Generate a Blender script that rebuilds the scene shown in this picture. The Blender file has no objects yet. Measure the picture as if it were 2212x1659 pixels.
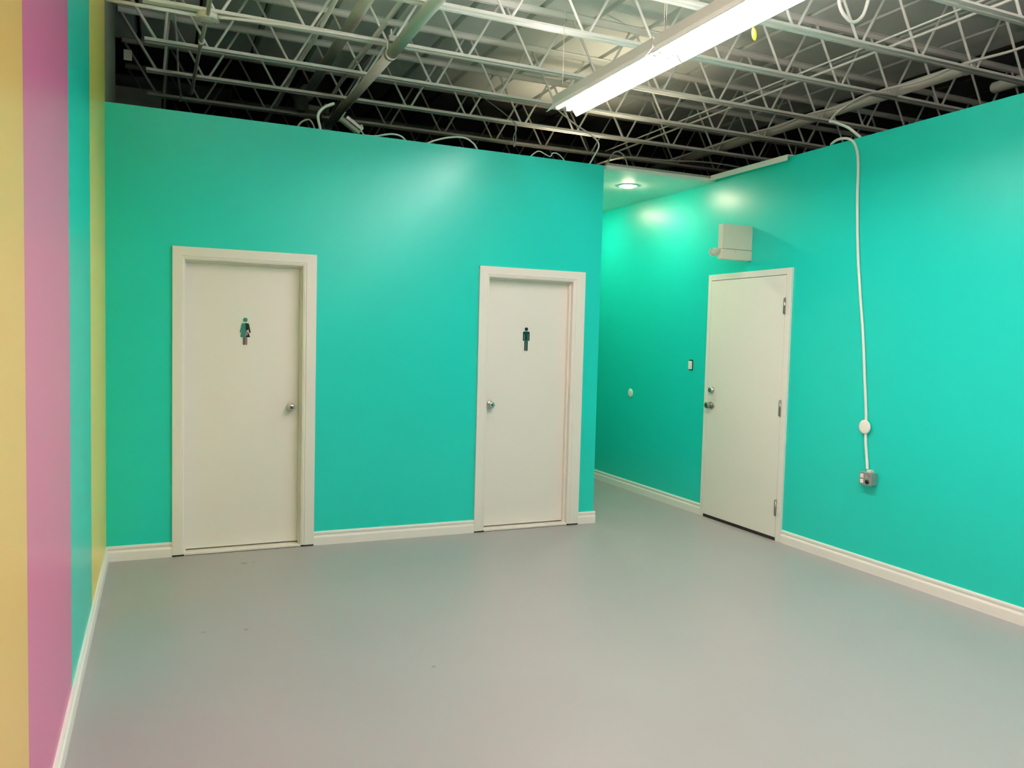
import bpy, bmesh, math, random
from mathutils import Vector, Matrix

random.seed(4)
sc = bpy.context.scene
COL = sc.collection

# ------------------------------------------------------------------ camera
FOC, YAW, PITCH, ROLL = 1722.42, 0.41719, -0.05794, 0.026
cy_, sy_, cp_, sp_ = math.cos(YAW), math.sin(YAW), math.cos(PITCH), math.sin(PITCH)
fw = Vector((sy_ * cp_, cy_ * cp_, sp_))
r0 = Vector((cy_, -sy_, 0))
u0 = r0.cross(fw)
cr_, sr_ = math.cos(ROLL), math.sin(ROLL)
rt = cr_ * r0 + sr_ * u0
up = -sr_ * r0 + cr_ * u0
cam = bpy.data.cameras.new('camera')
camo = bpy.data.objects.new('camera', cam)
COL.objects.link(camo)
M = Matrix.Identity(4)
for i in range(3):
    M[i][0], M[i][1], M[i][2] = rt[i], up[i], -fw[i]
M[0][3], M[1][3], M[2][3] = 0, 0, 1.6
camo.matrix_world = M
cam.sensor_width = 36.0
cam.lens = FOC / 2212 * 36.0
cam.clip_start = 0.05
sc.camera = camo

# ------------------------------------------------------------------ world, exposure
world = bpy.data.worlds.new('world')
sc.world = world
world.use_nodes = True
world.node_tree.nodes['Background'].inputs[0].default_value = (0.5, 0.5, 0.5, 1)
world.node_tree.nodes['Background'].inputs[1].default_value = 0.02
sc.view_settings.view_transform = 'Standard'
sc.view_settings.look = 'None'
sc.view_settings.exposure = 0.0
sc.view_settings.gamma = 1.0
sc.view_settings.use_curve_mapping = False
try:
    sc.cycles.use_denoising = True
    sc.cycles.max_bounces = 10
    sc.cycles.diffuse_bounces = 7
    sc.cycles.sample_clamp_indirect = 6.0
    sc.cycles.caustics_reflective = False
except Exception:
    pass

TUBE_EMIT = 86.0           # strength of the lit fluorescent tubes
UP_EMIT = 78.0            # unseen tube added on top of each fixture to brighten the deck
FILL_EMIT = 78.0        # unseen trough lights added to brighten the ceiling
TUBE_COL = (1.0, 0.785, 0.785)
SPOT_EMIT = 430.0           # recessed hall lamps
SPOT_COL = (1.0, 0.79, 0.57)

# ------------------------------------------------------------------ materials
MATS = {}


def mat(name, col, rough=0.5, metal=0.0, spec=0.5, bump=0.0, bscale=200.0, mottle=0.0, mscale=6.0, emit=None, estr=0.0, coat=0.0):
    m = bpy.data.materials.new(name)
    m.use_nodes = True
    nt = m.node_tree
    b = nt.nodes['Principled BSDF']
    b.inputs['Base Color'].default_value = (*col, 1)
    b.inputs['Roughness'].default_value = rough
    b.inputs['Metallic'].default_value = metal
    b.inputs['Specular IOR Level'].default_value = spec
    b.inputs['Coat Weight'].default_value = coat
    if emit:
        b.inputs['Emission Color'].default_value = (*emit, 1)
        b.inputs['Emission Strength'].default_value = estr
    tc = None
    if bump or mottle:
        tc = nt.nodes.new('ShaderNodeTexCoord')
    if mottle:
        n = nt.nodes.new('ShaderNodeTexNoise')
        n.inputs['Scale'].default_value = mscale
        n.inputs['Detail'].default_value = 4
        nt.links.new(tc.outputs['Object'], n.inputs['Vector'])
        mx = nt.nodes.new('ShaderNodeMix')
        mx.data_type = 'RGBA'
        mx.inputs[6].default_value = (*[c * (1 - mottle) for c in col], 1)
        mx.inputs[7].default_value = (*[min(1, c * (1 + mottle)) for c in col], 1)
        nt.links.new(n.outputs['Fac'], mx.inputs[0])
        nt.links.new(mx.outputs[2], b.inputs['Base Color'])
    if bump:
        n = nt.nodes.new('ShaderNodeTexNoise')
        n.inputs['Scale'].default_value = bscale
        n.inputs['Detail'].default_value = 2
        nt.links.new(tc.outputs['Object'], n.inputs['Vector'])
        bp = nt.nodes.new('ShaderNodeBump')
        bp.inputs['Strength'].default_value = bump
        bp.inputs['Distance'].default_value = 0.002
        nt.links.new(n.outputs['Fac'], bp.inputs['Height'])
        nt.links.new(bp.outputs['Normal'], b.inputs['Normal'])
    MATS[name] = m
    return m


TEAL = (0.010, 0.62, 0.525)
teal = mat('teal satin paint', TEAL, 0.33, spec=0.45, bump=0.06, bscale=260, mottle=0.02, mscale=3)
white_trim = mat('white trim paint', (0.88, 0.85, 0.79), 0.35, mottle=0.01)
door_white = mat('white door paint', (0.83, 0.80, 0.73), 0.42, mottle=0.015, mscale=3)
frame_white = mat('white frame paint', (0.83, 0.80, 0.73), 0.4, mottle=0.01)
ceil_white = mat('white sprayed steel', (0.80, 0.87, 0.81), 0.6, mottle=0.05, mscale=5)
joist_white = mat('white joist paint', (0.88, 0.92, 0.85), 0.5, mottle=0.04, mscale=8)
joist_shade = mat('shade-grey joist', (0.20, 0.215, 0.19), 0.6, mottle=0.1, mscale=8)  # dark grey stands in for the shade beyond the partition
deck_shade = mat('shade-dark deck', (0.055, 0.06, 0.055), 0.7, mottle=0.2, mscale=3)  # shade over the far and right deck put into the colour
pipe_white = mat('white pipe paint', (0.90, 0.88, 0.78), 0.45, mottle=0.04, mscale=10)
cable_white = mat('white cable jacket', (0.82, 0.82, 0.76), 0.45)
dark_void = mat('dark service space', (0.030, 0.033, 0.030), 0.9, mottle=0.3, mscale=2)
block_grey = mat('grey block wall', (0.28, 0.30, 0.25), 0.8, mottle=0.12, mscale=5)
duct_dark = mat('dark insulated duct', (0.07, 0.09, 0.075), 0.7, mottle=0.25, mscale=6)
soffit_white = mat('white soffit paint', (0.78, 0.79, 0.73), 0.6)
chrome = mat('brushed nickel', (0.62, 0.60, 0.55), 0.22, metal=1.0)
nickel_dark = mat('aged nickel', (0.36, 0.33, 0.28), 0.3, metal=1.0)
hole_black = mat('black keyhole', (0.01, 0.01, 0.01), 0.5)
gap_dark = mat('dark shadow gap', (0.015, 0.013, 0.011), 0.9)
mirror_sil = mat('mirror acrylic', (0.62, 0.66, 0.62), 0.06, metal=1.0)
dark_green = mat('painted dark green reflection', (0.004, 0.030, 0.022), 0.2)  # dark reflection on both signs put into the colour
reflect_pink = mat('painted pink reflection', (0.30, 0.17, 0.21), 0.2)
reflect_teal = mat('painted teal reflection', (0.05, 0.24, 0.19), 0.15)
emer_beige = mat('cream enamelled steel', (0.66, 0.64, 0.52), 0.4, mottle=0.02)
steel_box = mat('galvanised box steel', (0.42, 0.43, 0.41), 0.35, metal=0.6, mottle=0.08, mscale=40)
device_white = mat('white device plastic', (0.86, 0.84, 0.79), 0.35)
plate_white = mat('white plate plastic', (0.86, 0.84, 0.76), 0.4)
refl_white = mat('white enamel reflector', (0.80, 0.78, 0.75), 0.4)
tube_glow = mat('lit tube phosphor', (0.9, 0.9, 0.9), 0.4, emit=TUBE_COL, estr=TUBE_EMIT)
up_glow = mat('added uplight glow', (0.9, 0.9, 0.9), 0.4, emit=TUBE_COL, estr=UP_EMIT)
fill_glow = mat('added fill tube glow', (0.9, 0.9, 0.9), 0.4, emit=TUBE_COL, estr=FILL_EMIT)
spot_glow = mat('lit lamp lens', (0.9, 0.9, 0.9), 0.4, emit=SPOT_COL, estr=SPOT_EMIT)
tag_yellow = mat('yellow tag card', (0.72, 0.80, 0.04), 0.4)
lens_clear = mat('lamp lens reflector', (0.72, 0.72, 0.69), 0.15, metal=0.3)
rear_paint = mat('rear room paint', (0.62, 0.55, 0.52), 0.6)

# striped paint on the left wall: bands by position along the wall
stripe = mat('striped wall paint', (0.8, 0.6, 0.2), 0.32, bump=0.06, bscale=260)
nt = stripe.node_tree
b = nt.nodes['Principled BSDF']
tc = nt.nodes.new('ShaderNodeTexCoord')
sx = nt.nodes.new('ShaderNodeSeparateXYZ')
nt.links.new(tc.outputs['Object'], sx.inputs[0])
mr = nt.nodes.new('ShaderNodeMapRange')
mr.inputs['From Min'].default_value = -5.0
mr.inputs['From Max'].default_value = 7.0
nt.links.new(sx.outputs['Y'], mr.inputs['Value'])
rp = nt.nodes.new('ShaderNodeValToRGB')
rp.color_ramp.interpolation = 'CONSTANT'
YEL, PNK = (0.84, 0.54, 0.17), (0.72, 0.185, 0.39)
bands = [(-5.0, YEL), (-3.6, TEAL), (-2.4, PNK), (-1.2, YEL), (0.1, TEAL), (1.2, YEL), (2.49, PNK), (3.67, TEAL), (4.735, (0.92, 0.72, 0.17))]  # last yellow recoloured to make up for weaker light and teal bounce
el = rp.color_ramp.elements
el[0].position = 0.0
el[0].color = (*bands[0][1], 1)
el[1].position = (bands[1][0] + 5) / 12
el[1].color = (*bands[1][1], 1)
for y, c in bands[2:]:
    e = el.new((y + 5) / 12)
    e.color = (*c, 1)
nt.links.new(mr.outputs[0], rp.inputs[0])
nt.links.new(rp.outputs[0], b.inputs['Base Color'])

# grey epoxy floor with a few dark scuffs
floor_m = mat('grey epoxy floor', (0.40, 0.385, 0.365), 0.40, spec=0.45, bump=0.03, bscale=60)
nt = floor_m.node_tree
b = nt.nodes['Principled BSDF']
tc = nt.nodes.new('ShaderNodeTexCoord')
nz = nt.nodes.new('ShaderNodeTexNoise')
nz.inputs['Scale'].default_value = 0.9
nz.inputs['Detail'].default_value = 5
nt.links.new(tc.outputs['Object'], nz.inputs['Vector'])
mx = nt.nodes.new('ShaderNodeMix')
mx.data_type = 'RGBA'
mx.inputs[6].default_value = (0.335, 0.330, 0.330, 1)
mx.inputs[7].default_value = (0.39, 0.383, 0.382, 1)
nt.links.new(nz.outputs['Fac'], mx.inputs[0])
last = mx.outputs[2]
wob = nt.nodes.new('ShaderNodeTexNoise')
wob.inputs['Scale'].default_value = 40
nt.links.new(tc.outputs['Object'], wob.inputs['Vector'])
vm = nt.nodes.new('ShaderNodeVectorMath')
vm.operation = 'MULTIPLY_ADD'
vm.inputs[1].default_value = (0.03, 0.03, 0)
nt.links.new(wob.outputs['Color'], vm.inputs[0])
nt.links.new(tc.outputs['Object'], vm.inputs[2])
for (x, y, rr) in ((0.534, 5.683, 0.022), (0.425, 4.398, 0.013), (0.215, 4.431, 0.011), (1.214, 3.593, 0.011), (0.60, 5.69, 0.010), (3.65, 4.85, 0.008)):
    d = nt.nodes.new('ShaderNodeVectorMath')
    d.operation = 'DISTANCE'
    d.inputs[1].default_value = (x + 0.015, y + 0.015, 0)
    nt.links.new(vm.outputs[0], d.inputs[0])
    q = nt.nodes.new('ShaderNodeMapRange')
    q.inputs['From Min'].default_value = rr * 0.3
    q.inputs['From Max'].default_value = rr * 1.5
    q.inputs['To Min'].default_value = 0.6
    q.inputs['To Max'].default_value = 0.0
    nt.links.new(d.outputs['Value'], q.inputs['Value'])
    k = nt.nodes.new('ShaderNodeMix')
    k.data_type = 'RGBA'
    k.inputs[7].default_value = (0.12, 0.12, 0.11, 1)
    nt.links.new(q.outputs[0], k.inputs[0])
    nt.links.new(last, k.inputs[6])
    last = k.outputs[2]
nt.links.new(last, b.inputs['Base Color'])


# ------------------------------------------------------------------ mesh helpers (world coordinates)
def box(bm, x0, x1, y0, y1, z0, z1):
    v = [bm.verts.new((x, y, z)) for x in (x0, x1) for y in (y0, y1) for z in (z0, z1)]
    for f in ((0, 1, 3, 2), (4, 6, 7, 5), (0, 4, 5, 1), (2, 3, 7, 6), (0, 2, 6, 4), (1, 5, 7, 3)):
        bm.faces.new([v[i] for i in f])


def bbox(x0, x1, y0, y1, z0, z1, bev=0.0, seg=2):
    bm = bmesh.new()
    box(bm, x0, x1, y0, y1, z0, z1)
    if bev:
        bmesh.ops.bevel(bm, geom=list(bm.edges), offset=bev, segments=seg, affect='EDGES', profile=0.6)
    return bm


def smooth_path(pts, n=6):
    P = [Vector(p) for p in pts]
    if len(P) < 3:
        return P
    out = []
    for i in range(len(P) - 1):
        a, b_, c, d = P[max(i - 1, 0)], P[i], P[i + 1], P[min(i + 2, len(P) - 1)]
        for k in range(n):
            t = k / n
            out.append(0.5 * ((2 * b_) + (c - a) * t + (2 * a - 5 * b_ + 4 * c - d) * t * t + (3 * b_ - a - 3 * c + d) * t ** 3))
    out.append(P[-1])
    return out


def tube(bm, pts, r, n=10, caps=True):
    P = [Vector(p) for p in pts]
    t0 = (P[1] - P[0]).normalized()
    ref = Vector((0, 0, 1)) if abs(t0.z) < 0.9 else Vector((1, 0, 0))
    a = t0.cross(ref).normalized()
    rings = []
    for i, p in enumerate(P):
        t = (P[min(i + 1, len(P) - 1)] - P[max(i - 1, 0)]).normalized()
        a = (a - t * a.dot(t)).normalized()
        c = t.cross(a)
        rr = r[i] if isinstance(r, (list, tuple)) else r
        rings.append([bm.verts.new(p + rr * (math.cos(2 * math.pi * k / n) * a + math.sin(2 * math.pi * k / n) * c)) for k in range(n)])
    for i in range(len(rings) - 1):
        for k in range(n):
            f = bm.faces.new((rings[i][k], rings[i][(k + 1) % n], rings[i + 1][(k + 1) % n], rings[i + 1][k]))
            f.smooth = True
    if caps:
        bm.faces.new(rings[0][::-1])
        bm.faces.new(rings[-1])
    return bm


def tb(pts, r, n=10):
    return tube(bmesh.new(), pts, r, n)


def lathe(axis_o, axis_d, prof, n=24, bm=None):
    """prof: list of (distance along axis, radius)"""
    bm = bm or bmesh.new()
    d = Vector(axis_d).normalized()
    o = Vector(axis_o)
    ref = Vector((0, 0, 1)) if abs(d.z) < 0.9 else Vector((1, 0, 0))
    a = d.cross(ref).normalized()
    c = d.cross(a)
    rings = []
    for s, r in prof:
        rings.append([bm.verts.new(o + d * s + max(r, 1e-5) * (math.cos(2 * math.pi * k / n) * a + math.sin(2 * math.pi * k / n) * c)) for k in range(n)])
    for i in range(len(rings) - 1):
        for k in range(n):
            f = bm.faces.new((rings[i][k], rings[i][(k + 1) % n], rings[i + 1][(k + 1) % n], rings[i + 1][k]))
            f.smooth = True
    bm.faces.new(rings[0][::-1])
    bm.faces.new(rings[-1])
    return bm


def prism(poly, ext0, ext1, plane='yz', bm=None):
    """closed polygon swept along the remaining axis. plane 'yz' sweeps along x, 'xz' along y, 'xy' along z"""
    bm = bm or bmesh.new()

    def P(a, b_, e):
        return {'yz': (e, a, b_), 'xz': (a, e, b_), 'xy': (a, b_, e)}[plane]
    A = [bm.verts.new(P(a, b_, ext0)) for a, b_ in poly]
    B = [bm.verts.new(P(a, b_, ext1)) for a, b_ in poly]
    n = len(poly)
    for i in range(n):
        bm.faces.new((A[i], A[(i + 1) % n], B[(i + 1) % n], B[i]))
    bm.faces.new(A[::-1])
    bm.faces.new(B)
    return bm


def finish(name, bm, m, parent=None, autosmooth=True):
    bmesh.ops.recalc_face_normals(bm, faces=list(bm.faces))
    if parent is not None:
        off = Vector((0, 0, 0))
        p = parent
        while p is not None:
            off += p.location
            p = p.parent
        bmesh.ops.translate(bm, verts=list(bm.verts), vec=-off)
    me = bpy.data.meshes.new(name)
    bm.to_mesh(me)
    bm.free()
    me.materials.append(m)
    o = bpy.data.objects.new(name, me)
    COL.objects.link(o)
    if parent is not None:
        o.parent = parent
    return o


def tag(o, label=None, cat=None, group=None, kind=None):
    if label:
        o['label'] = label
    if cat:
        o['category'] = cat
    if group:
        o['group'] = group
    if kind:
        o['kind'] = kind
    return o


def empty(name, loc, label, cat, group=None, kind=None):
    o = bpy.data.objects.new(name, None)
    o.empty_display_size = 0.1
    COL.objects.link(o)
    o.location = loc
    return tag(o, label, cat, group, kind)


def struct(name, bm, m, label, cat, parent=None):
    o = finish(name, bm, m, parent)
    return tag(o, label, cat, None, 'structure')


def copy_tree(src, loc):
    c = src.copy()
    COL.objects.link(c)
    c.location = loc
    for ch in src.children:
        k = ch.copy()
        COL.objects.link(k)
        k.parent = c
        for g in ch.children:
            d = g.copy()
            COL.objects.link(d)
            d.parent = k
    return c


# ------------------------------------------------------------------ room dimensions (metres)
YB = 6.017      # face of the partition with the two restroom doors
XL = -0.331     # striped wall
XR = 4.615      # long teal wall on the right
XE = 3.475      # free end of the partition
HW = 3.089      # height of the partition
HR = 3.105      # height of the right wall
YEND = 9.0      # end of the hall
YREAR = -8.0
ZD = 4.306      # underside of the steel deck
ZB = 3.80       # underside of the joists' bottom chords

# ------------------------------------------------------------------ floor and walls
struct('floor', bbox(-2.0, 9.5, YREAR - 0.2, 12.2, -0.12, 0), floor_m, 'grey painted concrete floor with a few dark scuffs', 'floor')

D1 = (0.160, 0.966)   # clear opening of door 1 between its jambs
D2 = (2.441, 3.207)
DH = 2.085            # head of the openings
bm = bmesh.new()
J = 0.02
for a, c in ((XL, D1[0] - J), (D1[1] + J, D2[0] - J), (D2[1] + J, XE)):
    box(bm, a, c, YB, YB + 0.12, 0, HW)
for a, c in ((D1[0] - J, D1[1] + J), (D2[0] - J, D2[1] + J)):
    box(bm, a, c, YB, YB + 0.12, DH + J, HW)
box(bm, XE - 0.12, XE, YB + 0.12, YEND, 0, HW)     # hall side of the partition
struct('wall_back', bm, teal, 'teal partition wall holding the two restroom doors', 'wall')

struct('wall_left', bbox(XL - 0.12, XL, YREAR, YB + 0.02, 0, ZD + 0.05), stripe, 'wall painted in vertical yellow, pink and teal stripes', 'wall')
struct('wall_pier', bbox(XL - 0.12, XL, YB + 0.02, 7.45, 0, ZD + 0.05), block_grey, 'unpainted grey wall continuing above and behind the teal partition', 'wall')

D3 = (4.975, 5.965)   # outer frame of door 3 along the right wall is 4.94 .. 5.99
DH3 = 2.165
bm = bmesh.new()
box(bm, XR, XR + 0.14, YREAR, D3[0], 0, HR)
box(bm, XR, XR + 0.14, D3[1], YEND, 0, HR)
box(bm, XR, XR + 0.14, D3[0], D3[1], DH3 + 0.02, HR)
struct('wall_right', bm, teal, 'long teal wall with the steel door and surface conduit', 'wall')

struct('wall_hall', bbox(XE - 0.12, XR + 0.14, YEND, YEND + 0.1, 0, HW), teal, 'teal wall closing the hall', 'wall')
struct('wall_rear', bbox(XL - 0.12, XR + 0.14, YREAR - 0.12, YREAR, 0, ZD), rear_paint, 'wall behind the camera', 'wall')

# dark building shell beyond the partitions
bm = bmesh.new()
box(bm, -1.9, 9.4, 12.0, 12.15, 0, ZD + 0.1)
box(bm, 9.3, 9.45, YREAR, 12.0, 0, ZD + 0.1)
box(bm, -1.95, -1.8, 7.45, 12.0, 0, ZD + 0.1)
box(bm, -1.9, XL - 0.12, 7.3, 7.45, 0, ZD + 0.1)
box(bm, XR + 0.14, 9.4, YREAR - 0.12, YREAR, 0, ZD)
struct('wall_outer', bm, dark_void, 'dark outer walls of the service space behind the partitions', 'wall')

# the backs of the restrooms: low dark ceilings would hide nothing, a block wall shows at upper left
struct('wall_block', bbox(-1.8, 0.02, 9.0, 9.15, 0, 4.0), block_grey, 'grey block wall in the dark space above the left door', 'wall')

# soffit over the hall
so = bmesh.new()
LAMPS = ((4.03, 6.52), (4.03, 7.80))
HL = 0.062
ycut = [YB - 0.045, LAMPS[0][1] - HL, LAMPS[0][1] + HL, LAMPS[1][1] - HL, LAMPS[1][1] + HL, YEND]
for i in range(5):
    if i % 2 == 0:
        box(so, XE, XR, ycut[i], ycut[i + 1], 3.055, 3.085)
    else:
        box(so, XE, LAMPS[0][0] - HL, ycut[i], ycut[i + 1], 3.055, 3.085)
        box(so, LAMPS[0][0] + HL, XR, ycut[i], ycut[i + 1], 3.055, 3.085)
struct('ceiling_hall', so, soffit_white, 'white plasterboard ceiling over the hall', 'ceiling')
bm = bmesh.new()
box(bm, XE - 0.0, XR, YB - 0.045, YB - 0.02, 3.0865, 3.104)
struct('trim_1', bm, block_grey, 'thin metal edge along the front of the hall ceiling', 'trim')

# ------------------------------------------------------------------ steel roof deck: pans with open flutes
ceil = struct('ceiling', bbox(XL - 0.12 - 1.6, 9.4, YREAR - 0.12, 12.1, ZD + 0.10, ZD + 0.16), deck_shade, 'fluted steel roof deck sprayed white over the room', 'ceiling')
PITCH_D = 0.507
fl = XL - 0.13 + 0.29 - PITCH_D * 0   # first flute line
fl0 = -0.178
edges = [fl0 + PITCH_D * i for i in range(-1, 19)]


def pan_poly(a, c):
    w, t = 0.027, 0.011          # open flute, narrowing upward
    return [(a + w, ZD), (c - w, ZD), (c - t, ZD + 0.098), (a + t, ZD + 0.098)]


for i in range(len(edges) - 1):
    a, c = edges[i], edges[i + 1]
    for y0, y1, m in ((YREAR, 8.50, ceil_white), (8.503, 12.0, deck_shade)):
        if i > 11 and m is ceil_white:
            m = deck_shade if i > 14 else ceil_white
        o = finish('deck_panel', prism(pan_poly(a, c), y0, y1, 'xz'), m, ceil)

# ------------------------------------------------------------------ baseboards
BP = [(0, 0), (0.016, 0), (0.016, 0.058), (0.0135, 0.066), (0.008, 0.070), (0.008, 0.078), (0.012, 0.084), (0.013, 0.094), (0.010, 0.102), (0, 0.104)]


def base_x(name, x0, x1, yface, label):      # along x on a wall facing -y
    return struct(name, prism([(yface - d, z) for d, z in BP], x0, x1, 'yz'), white_trim, label, 'baseboard')


def base_y(name, y0, y1, xface, sgn, label):
    return struct(name, prism([(xface + sgn * d, z) for d, z in BP], y0, y1, 'xz'), white_trim, label, 'baseboard')


C1 = (0.082, 1.062)   # outer edges of the casings
C2 = (2.353, 3.318)
base_x('baseboard_back', XL, C1[0], YB, 'white moulded baseboard in the left corner beside the women\'s door')
base_x('baseboard_back', C1[1], C2[0], YB, 'white moulded baseboard between the two restroom doors')
o = base_x('baseboard_back', C2[1], XE + 0.016, YB, 'short white baseboard at the free end of the teal partition')
base_y('baseboard_hall', YB, YEND, XE, 1, 'white baseboard on the hall side of the partition')
base_y('baseboard_left', YREAR, YB - 0.016, XL, 1, 'white baseboard along the striped wall')
base_y('baseboard_right', YREAR, 4.938, XR, -1, 'long white baseboard right of the steel door')
base_y('baseboard_right', 5.992, YEND, XR, -1, 'white baseboard of the hall left of the steel door')


# ------------------------------------------------------------------ restroom doors
def casing(door, c, d, zt):
    """three mitred casing boards with a stepped face"""
    prof = [(0, 0.0), (0, 0.020), (0.060, 0.020), (0.064, 0.015), (0.070, 0.016), (0.082, 0.009), (0.082, 0.0)]
    wl, wr, wt = d[0] - c[0], c[1] - d[1], zt - DH

    def board(sw, p0, p1, inx, inz, m0, m1):
        # p0,p1: outer corner line ends; in*: inward direction
        bm = bmesh.new()
        rings = []
        for (px, pz), mi in ((p0, m0), (p1, m1)):
            ring = []
            for s, dep in prof:
                q = s / 0.082 * sw
                ring.append(bm.verts.new((px + q * inx + mi[0] * s / 0.082, YB - dep, pz + q * inz + mi[1] * s / 0.082)))
            rings.append(ring)
        n = len(prof)
        for k in range(n):
            bm.faces.new((rings[0][k], rings[0][(k + 1) % n], rings[1][(k + 1) % n], rings[1][k]))
        bm.faces.new(rings[0][::-1])
        bm.faces.new(rings[1])
        return bm
    zb = 0.012
    finish('casing', board(wl, (c[0], zb), (c[0], zt), 1, 0, (0, 0), (0, -wt)), frame_white, door)
    finish('casing', board(wr, (c[1], zb), (c[1], zt), -1, 0, (0, 0), (0, -wt)), frame_white, door)
    finish('casing', board(wt, (c[0], zt), (c[1], zt), 0, -1, (wl, 0), (-wr, 0)), frame_white, door)
    # dark gap left under the casing boards
    bm = bmesh.new()
    box(bm, c[0] + 0.002, d[0], YB - 0.016, YB - 0.001, 0.0005, 0.0115)
    box(bm, d[1], c[1] - 0.002, YB - 0.016, YB - 0.001, 0.0005, 0.0115)
    finish('floor_gap', bm, gap_dark, door)


def knob(parent, o, d, r=0.027, name='door_knob', m=None, keyhole=True, proj=0.058):
    k = finish(name, lathe(o, d, [(0, r * 1.12), (0.006, r * 1.15), (0.010, r * 0.9), (0.012, r * 0.50), (proj * 0.45, r * 0.45), (proj * 0.52, r * 0.72), (proj * 0.62, r * 0.98), (proj * 0.8, r), (proj * 0.95, r * 0.93), (proj, r * 0.8), (proj * 0.985, r * 0.3), (proj * 0.985, 0)], 28), m or chrome, parent)
    tag(k, 'round satin nickel knob')
    if keyhole:
        dd = Vector(d).normalized()
        oo = Vector(o) + dd * (proj * 0.975)
        finish('keyhole', lathe(oo, d, [(0, 0.006), (0.003, 0.006), (0.003, 0)], 12), hole_black, k)
    return k


def restroom_door(name, label, c, d, knob_x, knob_z, knob_side, slab_y, gap):
    door = empty(name, ((d[0] + d[1]) / 2, YB, 0), label, 'door', None, 'structure')
    casing(door, c, d, 2.171)
    # jamb boards and stops
    bm = bmesh.new()
    box(bm, d[0] - 0.02, d[0], YB - 0.002, YB + 0.125, 0, DH)
    box(bm, d[1], d[1] + 0.02, YB - 0.002, YB + 0.125, 0, DH)
    box(bm, d[0] - 0.02, d[1] + 0.02, YB - 0.002, YB + 0.125, DH, DH + 0.02)
    finish('jamb', bm, frame_white, door)
    sy = YB + slab_y
    bm = bmesh.new()
    for a, c_ in ((d[0], d[0] + 0.012), (d[1] - 0.012, d[1])):
        box(bm, a, c_, sy - 0.038, sy - 0.003, 0.016, DH)
    box(bm, d[0] + 0.012, d[1] - 0.012, sy - 0.038, sy - 0.003, DH - 0.012, DH)
    finish('door_stop', bm, frame_white, door)
    slab = finish('door_slab', bbox(d[0] + 0.003, d[1] - 0.003, sy, sy + 0.036, 0.027, DH - 0.004, 0.0015, 1), door_white, door)
    # raised threshold
    finish('threshold', bbox(d[0] - 0.012, d[1] + 0.010, YB - 0.012, sy + 0.045, 0.0, 0.017, 0.003, 2), frame_white, door)
    finish('floor_gap', bbox(d[0] + 0.004, d[1] - 0.004, YB - 0.0128, YB - 0.010, 0.0003, 0.0035), gap_dark, door)
    kn = knob(door, (knob_x, sy, knob_z), (0, -1, 0))
    return door, sy


d1, SY1 = restroom_door('door_1', 'white flush women\'s restroom door at the left of the teal partition', C1, D1, 0.896, 1.04, 'r', 0.070, 0.01)
d2, SY2 = restroom_door('door_2', 'white flush men\'s restroom door near the free end of the partition', C2, D2, 2.500, 1.043, 'l', 0.070, 0.01)


# ------------------------------------------------------------------ restroom signs
def arc(cx, cz, r, a0, a1, n=6):
    return [(cx + r * math.cos(math.radians(a0 + (a1 - a0) * i / n)), cz + r * math.sin(math.radians(a0 + (a1 - a0) * i / n))) for i in range(n + 1)]


def sign(name, label, x, z, y, pieces):
    s = empty(name, (x, y, z), label, 'sign')
    for nm, poly, m in pieces:
        finish(nm, prism([(x + a, z + c) for a, c in poly], y - 0.0042, y - 0.0002, 'xz'), m, s)
    return s


man = [('head', arc(0, 0.1815, 0.0150, 0, 345, 22), dark_green),
       ('torso', [(-0.0150, 0.088), (0.0150, 0.088), (0.0150, 0.140), (0.0180, 0.141)] + arc(0.0190, 0.151, 0.011, 0, 90) + arc(-0.0190, 0.151, 0.011, 90, 180) + [(-0.0180, 0.141), (-0.0150, 0.140)], dark_green),
       ('arm', [(0.0190, 0.150), (0.0190, 0.088)] + arc(0.0245, 0.088, 0.0055, 180, 360) + [(0.0300, 0.150)], dark_green),
       ('arm', [(-0.0300, 0.150), (-0.0300, 0.088)] + arc(-0.0245, 0.088, 0.0055, 180, 360) + [(-0.0190, 0.150)], dark_green),
       ('leg', [(0.0022, 0.088), (0.0022, 0.006)] + arc(0.0086, 0.0064, 0.0064, 180, 360) + [(0.0150, 0.088)], dark_green),
       ('leg', [(-0.0150, 0.088), (-0.0150, 0.006)] + arc(-0.0086, 0.0064, 0.0064, 180, 360) + [(-0.0022, 0.088)], dark_green)]
sign('restroom_sign', 'dark green man pictogram on the right restroom door', 2.816, 1.493, SY2, man)

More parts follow.
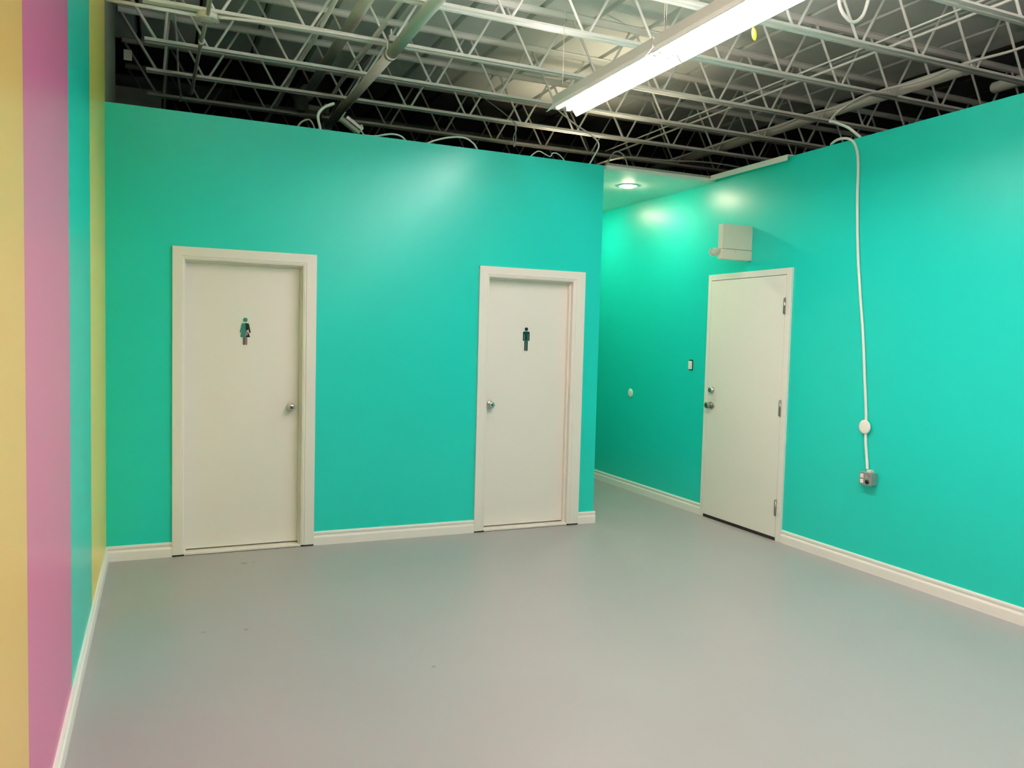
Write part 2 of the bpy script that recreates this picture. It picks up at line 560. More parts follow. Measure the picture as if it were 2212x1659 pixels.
wom = [('head', arc(0, 0.1815, 0.0155, 0, 345, 22), reflect_teal),  # teal, pink and dark pieces are mirror reflections painted in
       ('torso', [(-0.0150, 0.150), (-0.034, 0.056), (-0.004, 0.056), (0.004, 0.100), (0.002, 0.158), (-0.012, 0.158)], reflect_teal),
       ('torso', [(0.0021, 0.158), (0.012, 0.158), (0.0155, 0.150), (0.022, 0.112), (0.0100, 0.104), (0.0041, 0.100)], dark_green),
       ('skirt', [(-0.0039, 0.056), (0.0041, 0.099), (0.0100, 0.1035), (0.0222, 0.090), (0.018, 0.072), (0.008, 0.070), (0.002, 0.056)], reflect_pink),
       ('skirt', [(0.0025, 0.056), (0.0085, 0.0695), (0.0185, 0.0715), (0.0225, 0.090), (0.034, 0.056)], dark_green),
       ('arm', [(-0.0160, 0.156), (-0.021, 0.157), (-0.0255, 0.151), (-0.0380, 0.090), (-0.0285, 0.088), (-0.0175, 0.142)], reflect_teal),
       ('arm', [(0.0160, 0.156), (0.0175, 0.142), (0.0285, 0.088), (0.0380, 0.090), (0.0255, 0.151), (0.021, 0.157)], dark_green),
       ('leg', [(0.0015, 0.0555), (0.0015, 0.004), (0.005, 0), (0.011, 0), (0.0145, 0.004), (0.0145, 0.0555)], reflect_pink),
       ('leg', [(-0.0145, 0.0555), (-0.0145, 0.004), (-0.011, 0), (-0.005, 0), (-0.0015, 0.004), (-0.0015, 0.0555)], mirror_sil)]
sign('restroom_sign', 'shiny woman pictogram with painted-in reflections on the left restroom door', 0.570, 1.498, SY1, wom)

# ------------------------------------------------------------------ steel door in the right wall
door3 = empty('door_3', (XR, 5.465, 0), 'white steel door with three hinges in the right teal wall', 'door', None, 'structure')
bm = bmesh.new()
FX = XR - 0.020
box(bm, FX, XR + 0.14, 4.940, 4.996, 0.0, 2.216)
box(bm, FX, XR + 0.14, 5.944, 5.990, 0.0, 2.216)
box(bm, FX, XR + 0.14, 4.996, 5.944, 2.164, 2.216)
bmesh.ops.bevel(bm, geom=list(bm.edges), offset=0.002, segments=1, affect='EDGES')
finish('door_frame', bm, frame_white, door3)
finish('door_slab', bbox(FX + 0.001, FX + 0.045, 4.9995, 5.9415, 0.028, 2.160, 0.0015, 1), door_white, door3)
finish('floor_gap', bbox(FX + 0.004, FX + 0.06, 4.997, 5.943, 0.0005, 0.026), gap_dark, door3)
for z in (1.9115, 1.0875, 0.2725):
    h = finish('hinge', lathe((FX - 0.0055, 4.9975, z - 0.064), (0, 0, 1), [(0, 0.0075), (0.125, 0.0075), (0.125, 0.006), (0.131, 0.004)], 12), nickel_dark, door3)
    finish('hinge_leaf', bbox(FX - 0.0012, FX + 0.0005, 4.9985, 5.018, z - 0.062, z + 0.062), nickel_dark, h)
knob(door3, (FX + 0.001, 5.876, 1.036), (-1, 0, 0), 0.030, m=nickel_dark, proj=0.066)
db = finish('deadbolt', lathe((FX + 0.001, 5.878, 1.174), (-1, 0, 0), [(0, 0.031), (0.006, 0.032), (0.012, 0.029), (0.027, 0.025), (0.028, 0.022), (0.028, 0)], 28), chrome, door3)
finish('keyhole', lathe((FX - 0.0265, 5.878, 1.174), (-1, 0, 0), [(0, 0.015), (0.002, 0.015), (0.002, 0)], 16), nickel_dark, db)

# ------------------------------------------------------------------ things on the right wall
el = empty('emergency_light', (XR, 5.46, 2.30), 'cream battery emergency light projecting from the wall above the steel door', 'emergency light')
ex0, ex1, ey0, ey1 = 4.300, XR - 0.001, 5.442, 5.500
finish('cabinet', bbox(ex0, ex1, ey0, ey1, 2.392, 2.596, 0.004, 2), emer_beige, el)
finish('battery_cover', bbox(ex0, ex1, ey0 - 0.0012, ey1 + 0.001, 2.305, 2.3895, 0.004, 2), emer_beige, el)
finish('screw', lathe((4.44, ey0 - 0.001, 2.372), (0, -1, 0), [(0, 0.004), (0.0015, 0.004), (0.0015, 0)], 10), nickel_dark, el)
finish('test_button', lathe((ex0 + 0.0008, 5.470, 2.378), (-1, 0, 0), [(0, 0.005), (0.003, 0.005), (0.003, 0)], 10), hole_black, el)
aim = Vector((-0.95, -0.12, -0.28)).normalized()
hc = Vector((4.2300, 5.4850, 2.3560))      # centre of the lens rim
hd = finish('lamp_head', lathe(hc - aim * 0.058, aim, [(0, 0.020), (0.004, 0.027), (0.016, 0.031), (0.046, 0.0335), (0.058, 0.034), (0.058, 0.031), (0.050, 0.029), (0.050, 0)], 28), emer_beige, el)
finish('lens', lathe(hc - aim * 0.0075, aim, [(0, 0.0285), (0.003, 0.024), (0.005, 0.012), (0.006, 0)], 24), lens_clear, hd)
finish('swivel_arm', tb([(ex0 + 0.004, 5.476, 2.366), hc - aim * 0.050], 0.012, 12), emer_beige, el)

sw = empty('light_switch', (XR, 6.237, 1.385), 'small white light switch in an open dark box left of the steel door', 'switch')
finish('switch_box', bbox(XR - 0.003, XR - 0.0003, 6.200, 6.262, 1.336, 1.436, 0.001, 1), gap_dark, sw)
finish('switch_body', bbox(XR - 0.012, XR - 0.0032, 6.209, 6.262, 1.345, 1.424, 0.004, 2), plate_white, sw)
finish('switch_rocker', bbox(XR - 0.015, XR - 0.012, 6.222, 6.250, 1.362, 1.404, 0.0015, 1), plate_white, sw)

bp = finish('blank_plate', lathe((XR - 0.0003, 7.275, 1.042), (-1, 0, 0), [(0, 0.046), (0.003, 0.046), (0.006, 0.042), (0.008, 0.02), (0.008, 0)], 32), plate_white)
tag(bp, 'round white cover plate low on the hall wall', 'cover plate')

# surface cable dropping to the outlet box
cab = [(XR + 0.10, 4.70, 3.118), (XR + 0.03, 4.640, 3.121), (XR - 0.004, 4.56, 3.130), (XR - 0.012, 4.49, 3.128), (XR - 0.012, 4.425, 3.108), (XR - 0.012, 4.375, 3.062), (XR - 0.012, 4.345, 2.985),
       (XR - 0.012, 4.331, 2.86), (XR - 0.012, 4.328, 2.70), (XR - 0.012, 4.312, 2.45), (XR - 0.012, 4.291, 2.229), (XR - 0.012, 4.255, 1.962), (XR - 0.012, 4.215, 1.70), (XR - 0.012, 4.185, 1.433), (XR - 0.012, 4.153, 1.15), (XR - 0.012, 4.146, 1.03),
       (XR - 0.012, 4.142, 0.93), (XR - 0.014, 4.124, 0.82), (XR - 0.022, 4.105, 0.735)]
o = finish('power_cable', tb(smooth_path(cab, 8), 0.0098, 12), cable_white)
tag(o, 'thick white cable hanging over the right teal wall down to the outlet box', 'cable')
o = finish('cable_plate', lathe((XR - 0.0225, 4.147, 1.032), (-1, 0, 0), [(0, 0.050), (0.003, 0.050), (0.006, 0.046), (0.007, 0.03), (0.007, 0)], 32), plate_white)
tag(o, 'round white disc on the hanging cable above the outlet box', 'cover plate')

ob = empty('outlet_box', (XR, 4.085, 0.62), 'grey metal outlet box with white and black sockets on the teal wall', 'outlet')
finish('box_body', bbox(XR - 0.056, XR - 0.0005, 4.034, 4.138, 0.630, 0.716, 0.003, 2), steel_box, ob)
FXO = XR - 0.0585
finish('face_plate', bbox(FXO, XR - 0.0562, 4.032, 4.140, 0.627, 0.719, 0.001, 1), steel_box, ob)
for z in (0.651, 0.690):
    finish('white_socket', bbox(FXO - 0.006, FXO, 4.1015, 4.128, z - 0.0145, z + 0.0145, 0.003, 2), device_white, ob)
rg = finish('round_socket', lathe((FXO, 4.070, 0.692), (-1, 0, 0), [(0, 0.0155), (0.003, 0.0155), (0.003, 0.012), (0.001, 0.011), (0.001, 0)], 22), steel_box, ob)
tag(rg, 'grey metal ring')
rg = finish('round_socket', lathe((FXO, 4.070, 0.651), (-1, 0, 0), [(0, 0.0165), (0.003, 0.0165), (0.003, 0)], 22), hole_black, ob)
tag(rg, 'black round socket')
for z, y in ((0.695, XR - 0.022), (0.655, XR - 0.026)):
    finish('knockout', lathe((y, 4.034, z), (0, -1, 0), [(0, 0.008), (0.0015, 0.008), (0.0015, 0.006), (0.0007, 0.005), (0.0007, 0)], 16), steel_box, ob)
finish('cable_clamp', bbox(XR - 0.040, XR - 0.006, 4.062, 4.098, 0.716, 0.733, 0.003, 2), device_white, ob)

# metal track on top of the right wall
bm = prism([(XR - 0.060, 3.062), (XR - 0.055, 3.062), (XR - 0.055, 3.102), (XR + 0.06, 3.1065), (XR + 0.06, 3.1115), (XR - 0.060, 3.108)], 5.005, YB - 0.048, 'xz')
o = finish('trim_2', bm, frame_white)
tag(o, 'white metal track capping the right wall near the hall', 'trim', None, 'structure')

# ------------------------------------------------------------------ recessed lamps in the hall ceiling
for i, (x, y, lab) in enumerate(((4.03, 6.52, 'glowing recessed lamp in the hall ceiling, the nearer one'), (4.03, 7.80, 'recessed lamp deeper in the hall ceiling behind the partition end'))):
    rl = empty('recessed_lamp', (x, y, 3.055), lab, 'ceiling lamp', 'hall ceiling lamps')
    bm = bmesh.new()
    ringz = ((3.0548, 0.094), (3.0515, 0.094), (3.0485, 0.088), (3.0485, 0.060), (3.0548, 0.0575))
    vv = [[bm.verts.new((x + r_ * math.cos(2 * math.pi * k / 32), y + r_ * math.sin(2 * math.pi * k / 32), z_)) for k in range(32)] for z_, r_ in ringz]
    for i_ in range(5):
        for k in range(32):
            bm.faces.new((vv[i_][k], vv[i_][(k + 1) % 32], vv[(i_ + 1) % 5][(k + 1) % 32], vv[(i_ + 1) % 5][k]))
    finish('trim_ring', bm, plate_white, rl)
    bm = bmesh.new()
    ringz = ((3.0548, 0.0575), (3.135, 0.0575), (3.135, 0.0605), (3.0548, 0.0605))
    vv = [[bm.verts.new((x + r_ * math.cos(2 * math.pi * k / 28), y + r_ * math.sin(2 * math.pi * k / 28), z_)) for k in range(28)] for z_, r_ in ringz]
    for i_ in range(4):
        for k in range(28):
            bm.faces.new((vv[i_][k], vv[i_][(k + 1) % 28], vv[(i_ + 1) % 4][(k + 1) % 28], vv[(i_ + 1) % 4][k]))
    finish('can', bm, refl_white, rl)
    finish('lens', lathe((x, y, 3.0525), (0, 0, -1), [(0, 0.057), (0.006, 0.057), (0.012, 0.051), (0.017, 0.030), (0.018, 0)], 28), spot_glow, rl)

# ------------------------------------------------------------------ fluorescent fixtures hung below the joists
FXC, FZ = 2.540, 3.15


def fixture(y0, y1, label):
    f = empty('fluorescent_light', (FXC, (y0 + y1) / 2, FZ), label, 'ceiling light', 'fluorescent lights in one hanging row')
    a, c = y0 + 0.004, y1 - 0.004
    finish('tube_channel', bbox(FXC - 0.020, FXC + 0.020, a + 0.004, c - 0.004, 3.205, 3.231, 0.003, 1), refl_white, f)
    finish('top_shield', bbox(FXC - 0.020, FXC + 0.020, a + 0.004, c - 0.004, 3.285, 3.292, 0.001, 1), refl_white, f)  # added strip that turns the uplight sideways across the deck
    finish('added_uplight_tube', tb([(FXC, y0 + 0.035, 3.2485), (FXC, y1 - 0.035, 3.2485)], 0.0165, 12), up_glow, f)  # added out of sight to light the deck
    for y in (y0 + 0.03, y1 - 0.03):
        finish('socket', bbox(FXC - 0.012, FXC + 0.012, y - 0.010, y + 0.010, 3.229, 3.268, 0.003, 1), device_white, f)
    for s in (-1, 1):
        # wing: a folded sheet running out and down to the lip; the top between wing and housing stays open
        prof = [(0.070, 3.260), (0.0725, 3.260), (0.0735, 3.206), (0.116, 3.152), (0.120, 3.152), (0.120, 3.149), (0.1135, 3.149), (0.070, 3.205)]
        finish('reflector_wing', prism([(FXC + s * d, z) for d, z in prof], a, c, 'xz'), refl_white, f)
    m_ = max(2, round((c - a) / 0.6))
    for k in range(m_ + 1):
        yy = a + 0.004 + (c - a - 0.008) * k / m_
        finish('cross_bracket', bbox(FXC - 0.071, FXC + 0.071, yy - 0.003, yy + 0.003, 3.206, 3.258), refl_white, f)
        finish('housing_bracket', bbox(FXC - 0.012, FXC + 0.012, yy - 0.003, yy + 0.003, 3.2575, 3.286), refl_white, f)
    for x in (FXC - 0.042, FXC + 0.042):
        tu = finish('tube', tb([(x, y0 + 0.035, 3.187), (x, y1 - 0.035, 3.187)], 0.0165, 12), tube_glow, f)
        for y, d in ((y0 + 0.036, -1), (y1 - 0.036, 1)):
            s_ = finish('socket', bbox(x - 0.012, x + 0.012, min(y, y + d * 0.022), max(y, y + d * 0.022), 3.170, 3.206, 0.003, 1), device_white, f)
    for y in (y0 + 0.007, y1 - 0.007):
        finish('hanger_wire', tb([(FXC, y, 3.291), (FXC, y, ZD)], 0.0012, 6), block_grey, f)
    return f


fixture(3.785, 5.010, 'glowing twin tube fluorescent light, the far one nearest the teal partition')
fixture(2.560, 3.780, 'glowing twin tube fluorescent light cut by the top of the picture')
fixture(1.335, 2.555, 'twin tube fluorescent light next in the row, above the camera side')
fixture(0.110, 1.330, 'twin tube fluorescent light of the row, over the viewer')
fixture(-2.350, 0.100, 'long unseen twin tube fluorescent light added behind the viewer')  # unseen, added for more light bounced off the floor



def added_trough(x, y0, y1, z, label):
    # added fill light, out of view: two tubes lying in an open-topped trough, shining on the deck
    f = empty('added_trough', (x, (y0 + y1) / 2, z), label, 'ceiling light', 'added trough lights over the viewer')
    prof = [(-0.085, z - 0.04), (0.085, z - 0.04), (0.120, z + 0.004), (0.117, z + 0.006), (0.083, z - 0.037), (-0.083, z - 0.037), (-0.117, z + 0.006), (-0.120, z + 0.004)]
    finish('trough', prism([(x + d, q) for d, q in prof], y0, y1, 'xz'), refl_white, f)
    for y in (y0 + 0.002, y1 - 0.002):
        finish('end_plate', prism([(x + d, q) for d, q in (prof[0], prof[1], prof[2], prof[7])], y - 0.002, y + 0.002, 'xz'), refl_white, f)
    for dx in (-0.045, 0.045):
        finish('tube', tb([(x + dx, y0 + 0.03, z - 0.013), (x + dx, y1 - 0.03, z - 0.013)], 0.0165, 12), fill_glow, f)
        for y in (y0 + 0.02, y1 - 0.02):
            finish('socket', bbox(x + dx - 0.012, x + dx + 0.012, y - 0.010, y + 0.010, z - 0.0365, z + 0.004, 0.003, 1), device_white, f)
    for y in (y0 + 0.006, y1 - 0.006):
        finish('hanger_wire', tb([(x, y, z), (x, y, ZD)], 0.002, 6), cable_white, f)
    return f


added_trough(0.55, 1.30, 3.75, 3.36, 'white trough light added out of view over the viewer on the striped wall side')
added_trough(4.05, -0.30, 2.15, 3.36, 'white trough light added out of view beside the right wall')

tagc = finish('paper_tag', lathe((2.668, 3.20, 3.118), (0.25, -0.95, 0.1), [(0, 0.020), (0.002, 0.020), (0.002, 0)], 20), tag_yellow)
for v in tagc.data.vertices:
    v.co.z = 3.118 + (v.co.z - 3.118) * 1.65
tag(tagc, 'small bright yellow oval tag hanging from the fluorescent light', 'tag')

# ------------------------------------------------------------------ open web steel joists
JX0, JX1 = XL + 0.01, 9.2
PAN, N0 = 0.615, 0.376
joist0 = empty('steel_joist', (0, 0, 0), 'x', 'joist', 'open web steel joists under the roof deck')


def angle_pair(z0, flip, x0, x1):
    bm = bmesh.new()
    L, t, g = 0.032, 0.005, 0.011
    for s in (-1, 1):
        if not flip:
            poly = [(s * g, z0), (s * (g + L), z0), (s * (g + L), z0 + t), (s * (g + t), z0 + t), (s * (g + t), z0 + L), (s * g, z0 + L)]
        else:
            poly = [(s * g, z0), (s * (g + L), z0), (s * (g + L), z0 - t), (s * (g + t), z0 - t), (s * (g + t), z0 - L * 1.3), (s * g, z0 - L * 1.3)]
        prism(poly, x0, x1, 'yz', bm)
    return bm


finish('top_chord', angle_pair(ZD - 0.004, True, JX0, JX1), joist_white, joist0)
finish('bottom_chord', angle_pair(ZB, False, -0.105, JX1), joist_white, joist0)
bars = {}
ZLO, ZHI = ZB + 0.018, ZD - 0.020


def web(a, c, r=0.0105):
    return tb([a, c], r, 8)


n = int((JX1 - N0) / PAN)
up0 = dn0 = None
for k in range(n):
    xb = N0 + PAN * k
    for s in (-1, 1):
        p0 = (s * 0.022, 0, ZLO)
        p1 = (s * (PAN / 2 - 0.02), 0, ZHI)
        key = s
        if key not in bars:
            bm = bmesh.new()
            tube(bm, [(0, 0, ZLO - 0.004), (s * 0.012, 0, ZLO - 0.003), (s * 0.026, 0, ZLO + 0.012), p1], 0.0105, 8)
            o = finish('web_bar', bm, joist_white, joist0)
            bars[key] = o.data
        else:
            o = bpy.data.objects.new('web_bar', bars[key])
            COL.objects.link(o)
            o.parent = joist0
        o.location = (xb, 0, 0)
finish('end_diagonal', web((XL + 0.03, 0, ZHI - 0.02), (-0.02, 0, ZLO), 0.0125), joist_white, joist0)
finish('end_post', web((0.075, 0, ZHI), (0.035, 0, ZLO), 0.0115), joist_white, joist0)
JY = [(3.65, 'white steel joist at the top right corner, nearest the camera'),
      (4.45, 'white steel joist crossing behind the fluorescent light, second from the camera'),
      (5.235, 'white steel joist third from the camera, behind the light\'s middle'),
      (6.085, 'white steel joist carrying the round junction box, fourth from the camera'),
      (6.895, 'white steel joist fifth from the camera, just beyond the partition line'),
      (7.68, 'bright white steel joist sixth from the camera, with the paper card'),
      (8.46, 'dim grey joist low over the partition top, seventh from the camera')]
joist0.location = (0, JY[0][0], 0)
joist0['label'] = JY[0][1]
for y, lab in JY[1:]:
    j = copy_tree(joist0, (0, y, 0))
    j['label'] = lab
# seventh joist, then two deeper ones: shade put into their colour
joist_mid = mat('half-shade joist', (0.42, 0.45, 0.38), 0.6, mottle=0.15, mscale=8)
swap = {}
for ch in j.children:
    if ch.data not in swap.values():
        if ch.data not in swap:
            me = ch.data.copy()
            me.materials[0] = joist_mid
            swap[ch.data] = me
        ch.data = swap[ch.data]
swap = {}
for y, lab in ((9.28, 'joist coloured dark for shade in the service space beyond the partition'), (10.1, 'farthest dark joist deep in the service space')):
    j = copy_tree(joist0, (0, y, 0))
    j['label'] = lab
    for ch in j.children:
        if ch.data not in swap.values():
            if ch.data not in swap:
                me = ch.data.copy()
                me.materials[0] = joist_shade
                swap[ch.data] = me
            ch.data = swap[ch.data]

# ------------------------------------------------------------------ pipes, conduits and cables under the deck
pp = empty('sprinkler_pipe', (1.62, 6.5, 3.747), 'white sprinkler pipe slung below the joists left of the light', 'pipe')
finish('pipe_run', tb([(1.625, 2.6, 3.747), (1.625, 6.12, 3.747)], 0.044, 20), pipe_white, pp)
finish('pipe_run', tb([(1.622, 6.135, 3.747), (1.60, 8.50, 3.747)], 0.040, 20), pipe_white, pp)
finish('coupling', lathe((1.6235, 6.09, 3.747), (0, 1, 0), [(0, 0.044), (0.002, 0.048), (0.045, 0.048), (0.047, 0.041)], 20), pipe_white, pp)
finish('joint_ring', lathe((1.6235, 6.137, 3.747), (0, 1, 0), [(0, 0.0415), (0, 0.0485), (0.004, 0.0485), (0.004, 0.0415)], 20), nickel_dark, pp)
finish('hanger_ring', tb([(1.572, 6.028, 3.747), (1.572, 6.028, 3.80), (1.60, 6.030, 3.845), (1.60, 6.030, 3.90)], 0.007, 8), pipe_white, pp)
finish('hanger_clamp', bbox(1.575, 1.645, 6.000, 6.040, 3.80, 3.85, 0.005, 1), steel_box, pp)
finish('elbow', lathe((1.60, 8.50, 3.747), (0, 1, 0), [(0, 0.046), (0.06, 0.05), (0.10, 0.05), (0.11, 0.03)], 20), block_grey, pp)

p2 = finish('branch_pipe', tb([(1.365, 3.0, 4.0), (1.362, 8.268, 4.0)], 0.046, 20), pipe_white)
tag(p2, 'thick white pipe running through the joist webs left of the sprinkler pipe', 'pipe')
vb = empty('valve_body', (1.34, 8.36, 3.95), 'dim valve assembly where the pipes end over the partition', 'valve')
finish('body', lathe((1.352, 8.27, 4.0), (0, 1, 0), [(0, 0.05), (0.02, 0.075), (0.10, 0.08), (0.12, 0.06)], 20), block_grey, vb)
finish('lower_body', lathe((1.30, 8.33, 3.99), (0, 0, -1), [(0, 0.06), (0.05, 0.075), (0.14, 0.07), (0.18, 0.045)], 20), duct_dark, vb)
finish('side_outlet', tb([(1.33, 8.355, 3.87), (1.53, 8.355, 3.86)], 0.030, 14), block_grey, vb)
finish('flange', lathe((1.53, 8.355, 3.86), (1, 0, 0), [(0, 0.05), (0.03, 0.05), (0.05, 0.03)], 16), duct_dark, vb)

p3 = empty('steel_pipe', (6.08, 6.4, 3.91), 'long white pipe running within the joists at the right', 'pipe')
finish('pipe_run', tb([(6.08, 4.62, 3.91), (6.08, 9.2, 3.91)], 0.050, 20), pipe_white, p3)
finish('pipe_end', lathe((6.08, 4.60, 3.91), (0, 1, 0), [(0, 0.038), (0, 0.056), (0.06, 0.056), (0.06, 0.048), (0.01, 0.038)], 20), pipe_white, p3)
p4 = finish('capped_pipe', lathe((6.72, 4.88, 3.905), (0, -1, 0), [(0, 0.02), (0.008, 0.04), (0.02, 0.048), (2.2, 0.048)], 20), pipe_white)
tag(p4, 'stub of white pipe with rounded end above the right wall at the picture edge', 'pipe')


def run(name, pts, r, label, cat, m=cable_white, n=8, sm=6):
    o = finish(name, tb(smooth_path(pts, sm), r, n), m)
    return tag(o, label, cat)


run('conduit', [(4.85, 3.0, 3.85), (4.85, 5.2, 3.846), (4.86, 7.0, 3.85), (4.86, 8.4, 3.848)], 0.0075, 'thin white conduit right of the light, the left one of a pair', 'conduit')
run('conduit', [(5.0, 3.0, 3.85), (5.0, 5.2, 3.848), (5.0, 7.0, 3.85), (5.0, 8.4, 3.85)], 0.0105, 'white conduit right of the light, the right one of a pair', 'conduit')
run('cable', [(5.80, 3.2, 3.848), (5.80, 3.65, 3.848), (5.80, 4.05, 3.826), (5.80, 4.45, 3.848), (5.795, 4.85, 3.822), (5.79, 5.235, 3.848), (5.785, 5.65, 3.82), (5.785, 6.085, 3.848), (5.785, 6.5, 3.825), (5.785, 6.895, 3.848), (5.785, 7.7, 3.848), (5.785, 8.46, 3.848)], 0.011, 'sagging white cable running below the long right pipe', 'cable')
run('conduit', [(1.487, 3.2, 3.85), (1.487, 6.1, 3.85), (1.475, 6.9, 3.85), (1.49, 7.7, 3.84)], 0.013, 'white conduit between the two left pipes', 'conduit')
run('cable', [(1.515, 5.8, 3.856), (1.512, 6.5, 3.85), (1.505, 6.95, 3.846), (1.50, 7.35, 3.85), (1.515, 7.66, 3.85)], 0.007, 'white cable strapped beside the conduit between the left pipes', 'cable')
run('conduit', [(1.09, 3.2, 3.85), (1.09, 6.12, 3.85), (1.07, 6.9, 3.85), (1.067, 8.4, 3.85)], 0.016, 'white conduit left of the thick branch pipe', 'conduit')
run('cable', [(0.09, 5.6, 3.86), (0.10, 6.37, 3.85), (0.125, 6.93, 3.848), (0.15, 7.72, 3.848), (0.165, 8.0, 3.81), (0.185, 8.30, 3.79), (0.175, 8.40, 3.77)], 0.0085, 'loose white cable running back over the left restroom door', 'cable')

# round junction box below the fourth joist
jb = empty('junction_box', (0.305, 6.09, 3.75), 'round white junction box under the joist at upper left', 'junction box')
finish('box_body', lathe((0.305, 6.085, 3.797), (0, 0, -1), [(0, 0.070), (0.042, 0.070), (0.042, 0)], 28), pipe_white, jb)
finish('cover', lathe((0.305, 6.085, 3.7545), (0, 0, -1), [(0, 0.080), (0.004, 0.080), (0.005, 0.078), (0.005, 0)], 32), cable_white, jb)
for k in range(4):
    a = math.radians(30 + 90 * k)
    finish('screw', lathe((0.305 + 0.060 * math.cos(a), 6.085 + 0.060 * math.sin(a), 3.7495), (0, 0, -1), [(0, 0.004), (0.0015, 0.004), (0.0015, 0)], 8), hole_black, jb)
finish('conduit_arm', tb([(0.305, 6.016, 3.772), (0.305, 3.5, 3.775)], 0.014, 12), cable_white, jb)
finish('conduit_arm', tb(smooth_path([(0.303, 6.154, 3.772), (0.296, 6.35, 3.772), (0.285, 6.82, 3.772), (0.275, 7.59, 3.772), (0.272, 8.1, 3.775)]), 0.015, 12), cable_white, jb)
finish('conduit_arm', tb([(0.236, 6.085, 3.772), (-0.325, 6.085, 3.772)], 0.013, 12), cable_white, jb)
finish('conduit_arm', tb(smooth_path([(0.374, 6.06, 3.775), (0.60, 6.03, 3.782), (0.9, 6.02, 3.79), (1.52, 6.02, 3.80)]), 0.011, 12), cable_white, jb)
finish('connector', lathe((0.290, 6.60, 3.772), (0, 1, 0), [(0, 0.015), (0.002, 0.022), (0.05, 0.022), (0.052, 0.015)], 14), pipe_white, jb)

pc = finish('paper_card', bbox(-0.277, -0.213, 7.655, 7.657, 3.862, 3.950), plate_white)
tag(pc, 'small white paper card hung on the end of the joist at upper left', 'card')

# cable loop hanging at the top of the picture
run('cable_loop', [(3.64, 3.66, 3.795), (3.652, 3.66, 3.72), (3.68, 3.66, 3.60), (3.74, 3.66, 3.545), (3.795, 3.66, 3.535), (3.855, 3.66, 3.575), (3.89, 3.66, 3.65), (3.905, 3.66, 3.72), (3.915, 3.66, 3.795)], 0.0105, 'white cable loop hanging near the right end of the light at the picture top', 'cable', n=10)

# things lying along the top of the partition
T = YB + 0.06
kb = empty('open_junction_box', (1.31, T, HW), 'small grey electrical box tilted on top of the partition', 'junction box')
bm = bbox(-0.085, 0.085, -0.03, 0.03, -0.028, 0.0, 0.005, 2)
bmesh.ops.rotate(bm, verts=bm.verts, cent=(0, 0, 0), matrix=Matrix.Rotation(math.radians(33), 3, 'Y'))
bmesh.ops.translate(bm, verts=bm.verts, vec=(1.315, T, 3.165))
finish('box_body', bm, block_grey, kb)
bm = bbox(-0.06, 0.085, -0.024, 0.024, 0.004, 0.030, 0.004, 2)
bmesh.ops.rotate(bm, verts=bm.verts, cent=(0, 0, 0), matrix=Matrix.Rotation(math.radians(33), 3, 'Y'))
bmesh.ops.translate(bm, verts=bm.verts, vec=(1.320, T, 3.167))
finish('ballast', bm, steel_box, kb)
bm = bbox(-0.088, -0.078, -0.03, 0.03, -0.028, 0.042, 0.002, 1)
bmesh.ops.rotate(bm, verts=bm.verts, cent=(0, 0, 0), matrix=Matrix.Rotation(math.radians(33), 3, 'Y'))
bmesh.ops.translate(bm, verts=bm.verts, vec=(1.315, T, 3.165))
finish('end_plate', bm, block_grey, kb)
finish('wire', tb(smooth_path([(1.375, T - 0.02, 3.15), (1.39, T - 0.03, 3.165), (1.40, T - 0.03, 3.14), (1.385, T - 0.03, 3.125), (1.41, T - 0.02, 3.10)]), 0.004, 6), cable_white, kb)

run('cable', [(1.50, 8.40, 3.79), (1.40, 7.6, 3.70), (1.25, 6.6, 3.42), (1.20, 6.16, 3.325), (1.125, T + 0.02, 3.275), (1.08, T, 3.225), (1.072, T, 3.18), (1.092, T, 3.092)], 0.0105, 'pale curved cable dropping behind the partition beside the pipe end', 'cable', n=10)
run('cable', [(0.92, T, 3.092), (0.95, T, 3.135), (1.0, T, 3.162), (1.03, T, 3.14), (1.05, T, 3.092)], 0.007, 'small grey cable arch on the partition top left of the pale cable', 'cable', m=block_grey)
run('cable', [(1.40, T, 3.10), (1.50, T, 3.103), (1.60, T, 3.130), (1.66, T, 3.136), (1.71, T, 3.125), (1.75, T, 3.092)], 0.007, 'white cable arching right of the grey box on the partition', 'cable')
run('cable', [(1.90, T, 3.092), (1.98, T, 3.130), (2.10, T, 3.168), (2.22, T, 3.180), (2.30, T, 3.145), (2.34, T, 3.092)], 0.007, 'pale cable arch above the middle of the teal partition', 'cable')
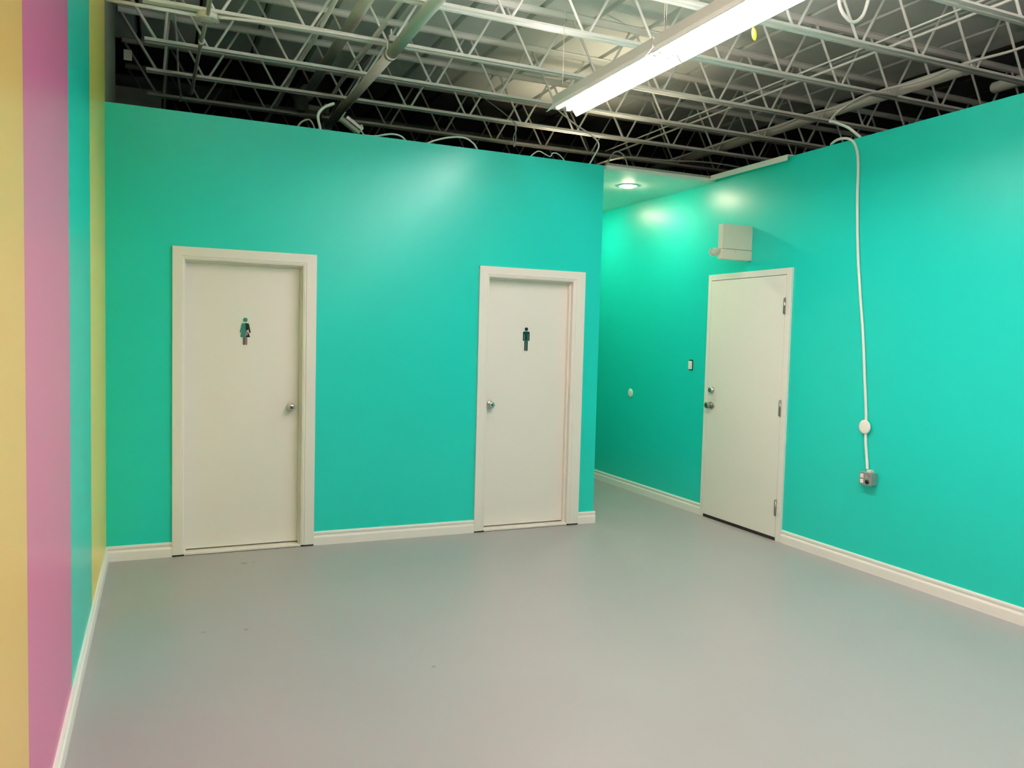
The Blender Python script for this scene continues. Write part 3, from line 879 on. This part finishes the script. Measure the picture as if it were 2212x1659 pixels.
run('cable', [(2.80, T, 3.092), (2.84, T, 3.130), (2.886, T, 3.152), (2.95, T, 3.130), (2.99, T, 3.120), (3.01, T, 3.150), (3.06, T, 3.150), (3.11, T, 3.115), (3.13, T, 3.092)], 0.005, 'thin white wire curls on the partition top above the men\'s door', 'cable')
run('cable', [(2.66, T, 3.36), (2.67, T, 3.22), (2.655, T, 3.16), (2.65, T, 3.24), (2.648, T, 3.36), (2.646, 6.895, 3.80)], 0.004, 'thin wire dangling behind the partition below the joists', 'cable', m=block_grey)
run('cable', [(3.36, 6.85, 3.80), (3.42, 6.5, 3.55), (3.44, 6.2, 3.38), (3.45, T, 3.27), (3.40, T, 3.16), (3.36, T, 3.092)], 0.007, 'pale cable hanging down onto the partition\'s free end', 'cable')
run('cable', [(3.53, T, 3.092), (3.57, T, 3.18), (3.62, T, 3.235), (3.69, T, 3.22), (3.73, T, 3.16), (3.75, T, 3.092)], 0.006, 'grey cable arch standing on the hall ceiling edge', 'cable', m=block_grey)
run('cable', [(3.55, 6.2, 3.095), (3.75, 6.6, 3.24), (4.2, 6.85, 3.40), (4.75, 7.0, 3.46), (5.3, 7.0, 3.50), (5.8, 7.0, 3.49), (6.3, 7.0, 3.44), (6.4, 7.0, 3.40), (6.5, 7.0, 3.84)], 0.010, 'dim grey cable sagging across the dark gap over the hall', 'cable', m=block_grey)
run('cable', [(5.9, 5.17, 3.80), (5.4, 5.0, 3.70), (4.95, 4.85, 3.48), (4.74, 4.757, 3.338), (XR + 0.07, 4.663, 3.298), (XR + 0.065, 4.524, 3.225), (XR + 0.062, 4.433, 3.155), (XR + 0.062, 4.38, 3.107)], 0.0105, 'white cable curving down onto the top of the right teal wall', 'cable', n=10)

# dark services beyond the partition
dk = empty('air_duct', (0.2, 9.9, 4.2), 'dark round insulated duct above the left restroom door', 'duct')
finish('duct_run', tb([(-1.7, 9.85, 4.36), (0.70, 9.85, 4.30)], 0.165, 24), duct_dark, dk)
finish('end_collar', lathe((0.70, 9.85, 4.30), (1, 0, 0), [(0, 0.165), (0.02, 0.172), (0.05, 0.172), (0.05, 0.1)], 24), duct_dark, dk)
